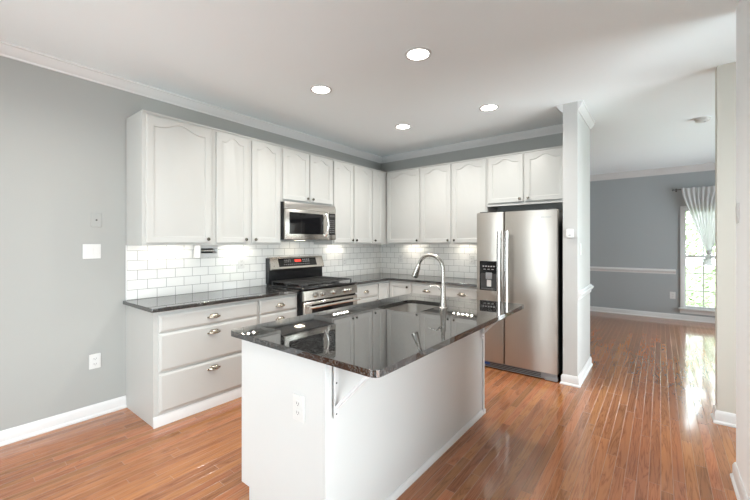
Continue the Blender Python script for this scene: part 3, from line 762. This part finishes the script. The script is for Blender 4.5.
# ------------------------------------------------------------------ switches, outlets
def outlet(name_label, loc, rz, w=.078, h=.118):
    t = thing('wall_outlet', name_label, 'outlet', loc, rz)
    p = MB().box(-w/2, w/2, -.006, -.0003, -h/2, h/2, .002).build('cover_plate', 'plastic', t)
    for s in (-.021, .021):
        r = MB().box(-.017, .017, -.0085, -.0062, s-.014, s+.014, .0015).build('receptacle', 'plastic', t)
        MB().box(-.0085, -.0060, -.0089, -.0086, s-.004, s+.007).box(.0060, .0085, -.0089, -.0086, s-.004, s+.007).box(-.002, .002, -.0089, -.0086, s-.010, s-.006).build('slots', 'slot', r)
    return t
def switch(label, loc, rz, gangs=1, w=None, h=.118, cat='light switch', name='light_switch'):
    w = w or .072+.046*(gangs-1); t = thing(name, label, cat, loc, rz)
    MB().box(-w/2, w/2, -.006, -.0003, -h/2, h/2, .002).build('cover_plate', 'plastic', t)
    for g in range(gangs):
        x = (g-(gangs-1)/2)*.046
        MB().ring_loft([[(x-.016, -.0062, -.033), (x+.016, -.0062, -.033), (x+.016, -.0062, .033), (x-.016, -.0062, .033)],
                        [(x-.016, -.0080, -.033), (x+.016, -.0080, -.033), (x+.016, -.0105, .033), (x-.016, -.0105, .033)]]).build('rocker', 'plastic', t)
    return t
outlet('white double outlet low on the left wall above the baseboard', (LX, .898, .445), LEFT)
switch('white double rocker switch on the left wall beside the upper cabinet', (LX, .878, 1.330), LEFT, 2)
t = thing('cable_jack', 'small wall plate with a dark cable jack above the double switch', 'wall plate', (LX, .907, 1.583), LEFT)
MB().box(-.036, .036, -.006, -.0003, -.056, .056, .002).build('cover_plate', 'wall', t)
MB().lathe([(.006, .0062), (.006, .012), (.003, .013)], (0, 0, 0), '-Y', 12).build('jack', 'slot', t)
outlet('white outlet in the left tile backsplash between the white holder and the range', (LX+.008, 2.192, 1.180), LEFT)
outlet('white outlet in the tile backsplash just right of the range', (LX+.008, 3.825, 1.125), LEFT)
outlet('white outlet in the back tile wall left of the refrigerator', (-2.026, BY-.008, 1.165), 0)
outlet('white outlet in the back tile wall near the corner', (-3.19, BY-.008, 1.155), 0)
outlet('white double outlet on the end panel of the island', (-1.314, IY0, .637), 0, .080, .120)
outlet('white outlet low on the far wall beside the window', (.17, FY, .435), 0, .080, .125)
switch('light switch on the passage side of the short wall end', (-.636, 4.13, 1.335), LEFT, 1)
switch('light switch cut by the right border of the photo', (RX, 2.93, 1.57), -PI/2, 1)
t = thing('wall_sensor', 'small white rounded sensor on the wall end by the refrigerator', 'sensor', (-.700, 3.985, 1.49))
MB().ring_loft([[(x, y, z) for x, z in rrect(-.034+o, .034-o, -.045+o, .045-o, .018)] for y, o in ((-.0003, 0), (-.016, 0), (-.022, .004))]).build('housing', 'plastic', t)
MB().box(-.010, .010, -.0232, -.0222, -.020, -.012).build('button', 'grey', t)

# ------------------------------------------------------------------ under-cabinet holder
t = thing('under_cabinet_holder', 'white slotted holder hanging under the upper cabinets left of the tile outlet', 'holder', (LX, 1.665, UB), LEFT)
MB().box(0, .012, -.17, -.05, -.120, -.0005, .002).build('side_plate', 'plastic', t)
MB().box(.0125, .185, -.16, -.06, -.118, -.078, .004).build('lower_housing', 'plastic', t)
MB().box(.0125, .185, -.16, -.06, -.032, -.0005, .003).build('upper_housing', 'plastic', t)
MB().box(.0125, .185, -.075, -.06, -.0775, -.0325).build('slot_back', 'slot', t)
MB().tube([(.013, -.115, -.055), (.184, -.115, -.055)], .013, 14).build('spindle', 'bright_steel', t)
MB().box(.173, .185, -.155, -.076, -.0775, -.0325).build('end_plate', 'plastic', t)

# ------------------------------------------------------------------ lamps
def can_light(x, y, label):
    t = thing('recessed_ceiling_light', label, 'ceiling light', (x, y, CZ), 0, 'recessed ceiling lights')
    MB().ring_loft([[(r*math.cos(a), r*math.sin(a), z) for a in [2*PI*k/32 for k in range(32)]] for r, z in ((.098, -.0003), (.098, -.004), (.090, -.008), (.078, -.006), (.076, -.0003))], False, False).build('trim_ring', 'trim', t)
    MB().lathe([(.0755, -.0025), (.0755, -.0010)], (0, 0, 0), seg=32).build('diffuser', 'lamp', t)
    l = bpy.data.lights.new('downlight', 'AREA'); l.shape = 'DISK'; l.size = .14; l.energy = LAMP_W; l.color = (1.0, .975, .93); l.spread = math.radians(150)
    o = bpy.data.objects.new('downlight', l); COL.objects.link(o); o.parent = t; o.location = (0, 0, -.010)
    return t
can_light(-1.39, 2.27, 'recessed ceiling light over the island, largest of the four kitchen lights')
can_light(-2.395, 2.256, 'recessed ceiling light in front of the microwave, leftmost full one')
can_light(-2.396, 3.575, 'smallest recessed ceiling light, near the back corner cabinets')
can_light(-1.373, 3.614, 'recessed ceiling light in front of the refrigerator')
can_light(-2.40, .42, 'recessed ceiling light cut off by the top left border')
def light_bar(loc, rz, label):
    t = thing('under_cabinet_light', label, 'light bar', loc, rz, 'under-cabinet light bars')
    MB().box(-.17, .17, -.03, .03, -.016, -.0005, .003).build('housing', 'plastic', t)
    for i in range(5): MB().lathe([(.011, -.019), (.012, -.0163)], (-.128+i*.064, 0, 0), seg=12).build('led_lens', 'led', t)
UBAR = .14
light_bar((LX+UBAR, 1.42, UB+.034), LEFT, 'slim light bar under the widest left upper cabinet')
light_bar((LX+UBAR, 2.13, UB+.034), LEFT, 'slim light bar under the two-door cabinet left of the microwave')
light_bar((LX+UBAR, 3.62, UB+.034), LEFT, 'slim light bar under the cabinet right of the microwave')
light_bar((-2.92, BY-UBAR, UB+.034), 0, 'slim light bar under the back corner cabinet')
light_bar((-2.10, BY-UBAR, UB+.034), 0, 'slim light bar under the cabinet left of the refrigerator')
l = bpy.data.lights.new('cooktop_lamp_light', 'AREA'); l.size = .09; l.energy = .25; l.color = (1, .85, .62)
o = bpy.data.objects.new('cooktop_lamp_light', l); COL.objects.link(o); o.location = (LX+.20, 2.844, 1.422)

# ------------------------------------------------------------------ smoke detector
t = thing('smoke_detector', 'round white smoke detector on the ceiling of the passage', 'smoke detector', (.36, 5.38, CZ))
MB().lathe([(.070, -.0003), (.070, -.010), (.062, -.012), (.062, -.030), (.050, -.040), (.020, -.043)], (0, 0, 0), seg=28).build('housing', 'plastic', t)
MB().lathe([(.010, -.046), (.010, -.0432)], (.02, -.01, 0), seg=12).build('test_button', 'grey', t)
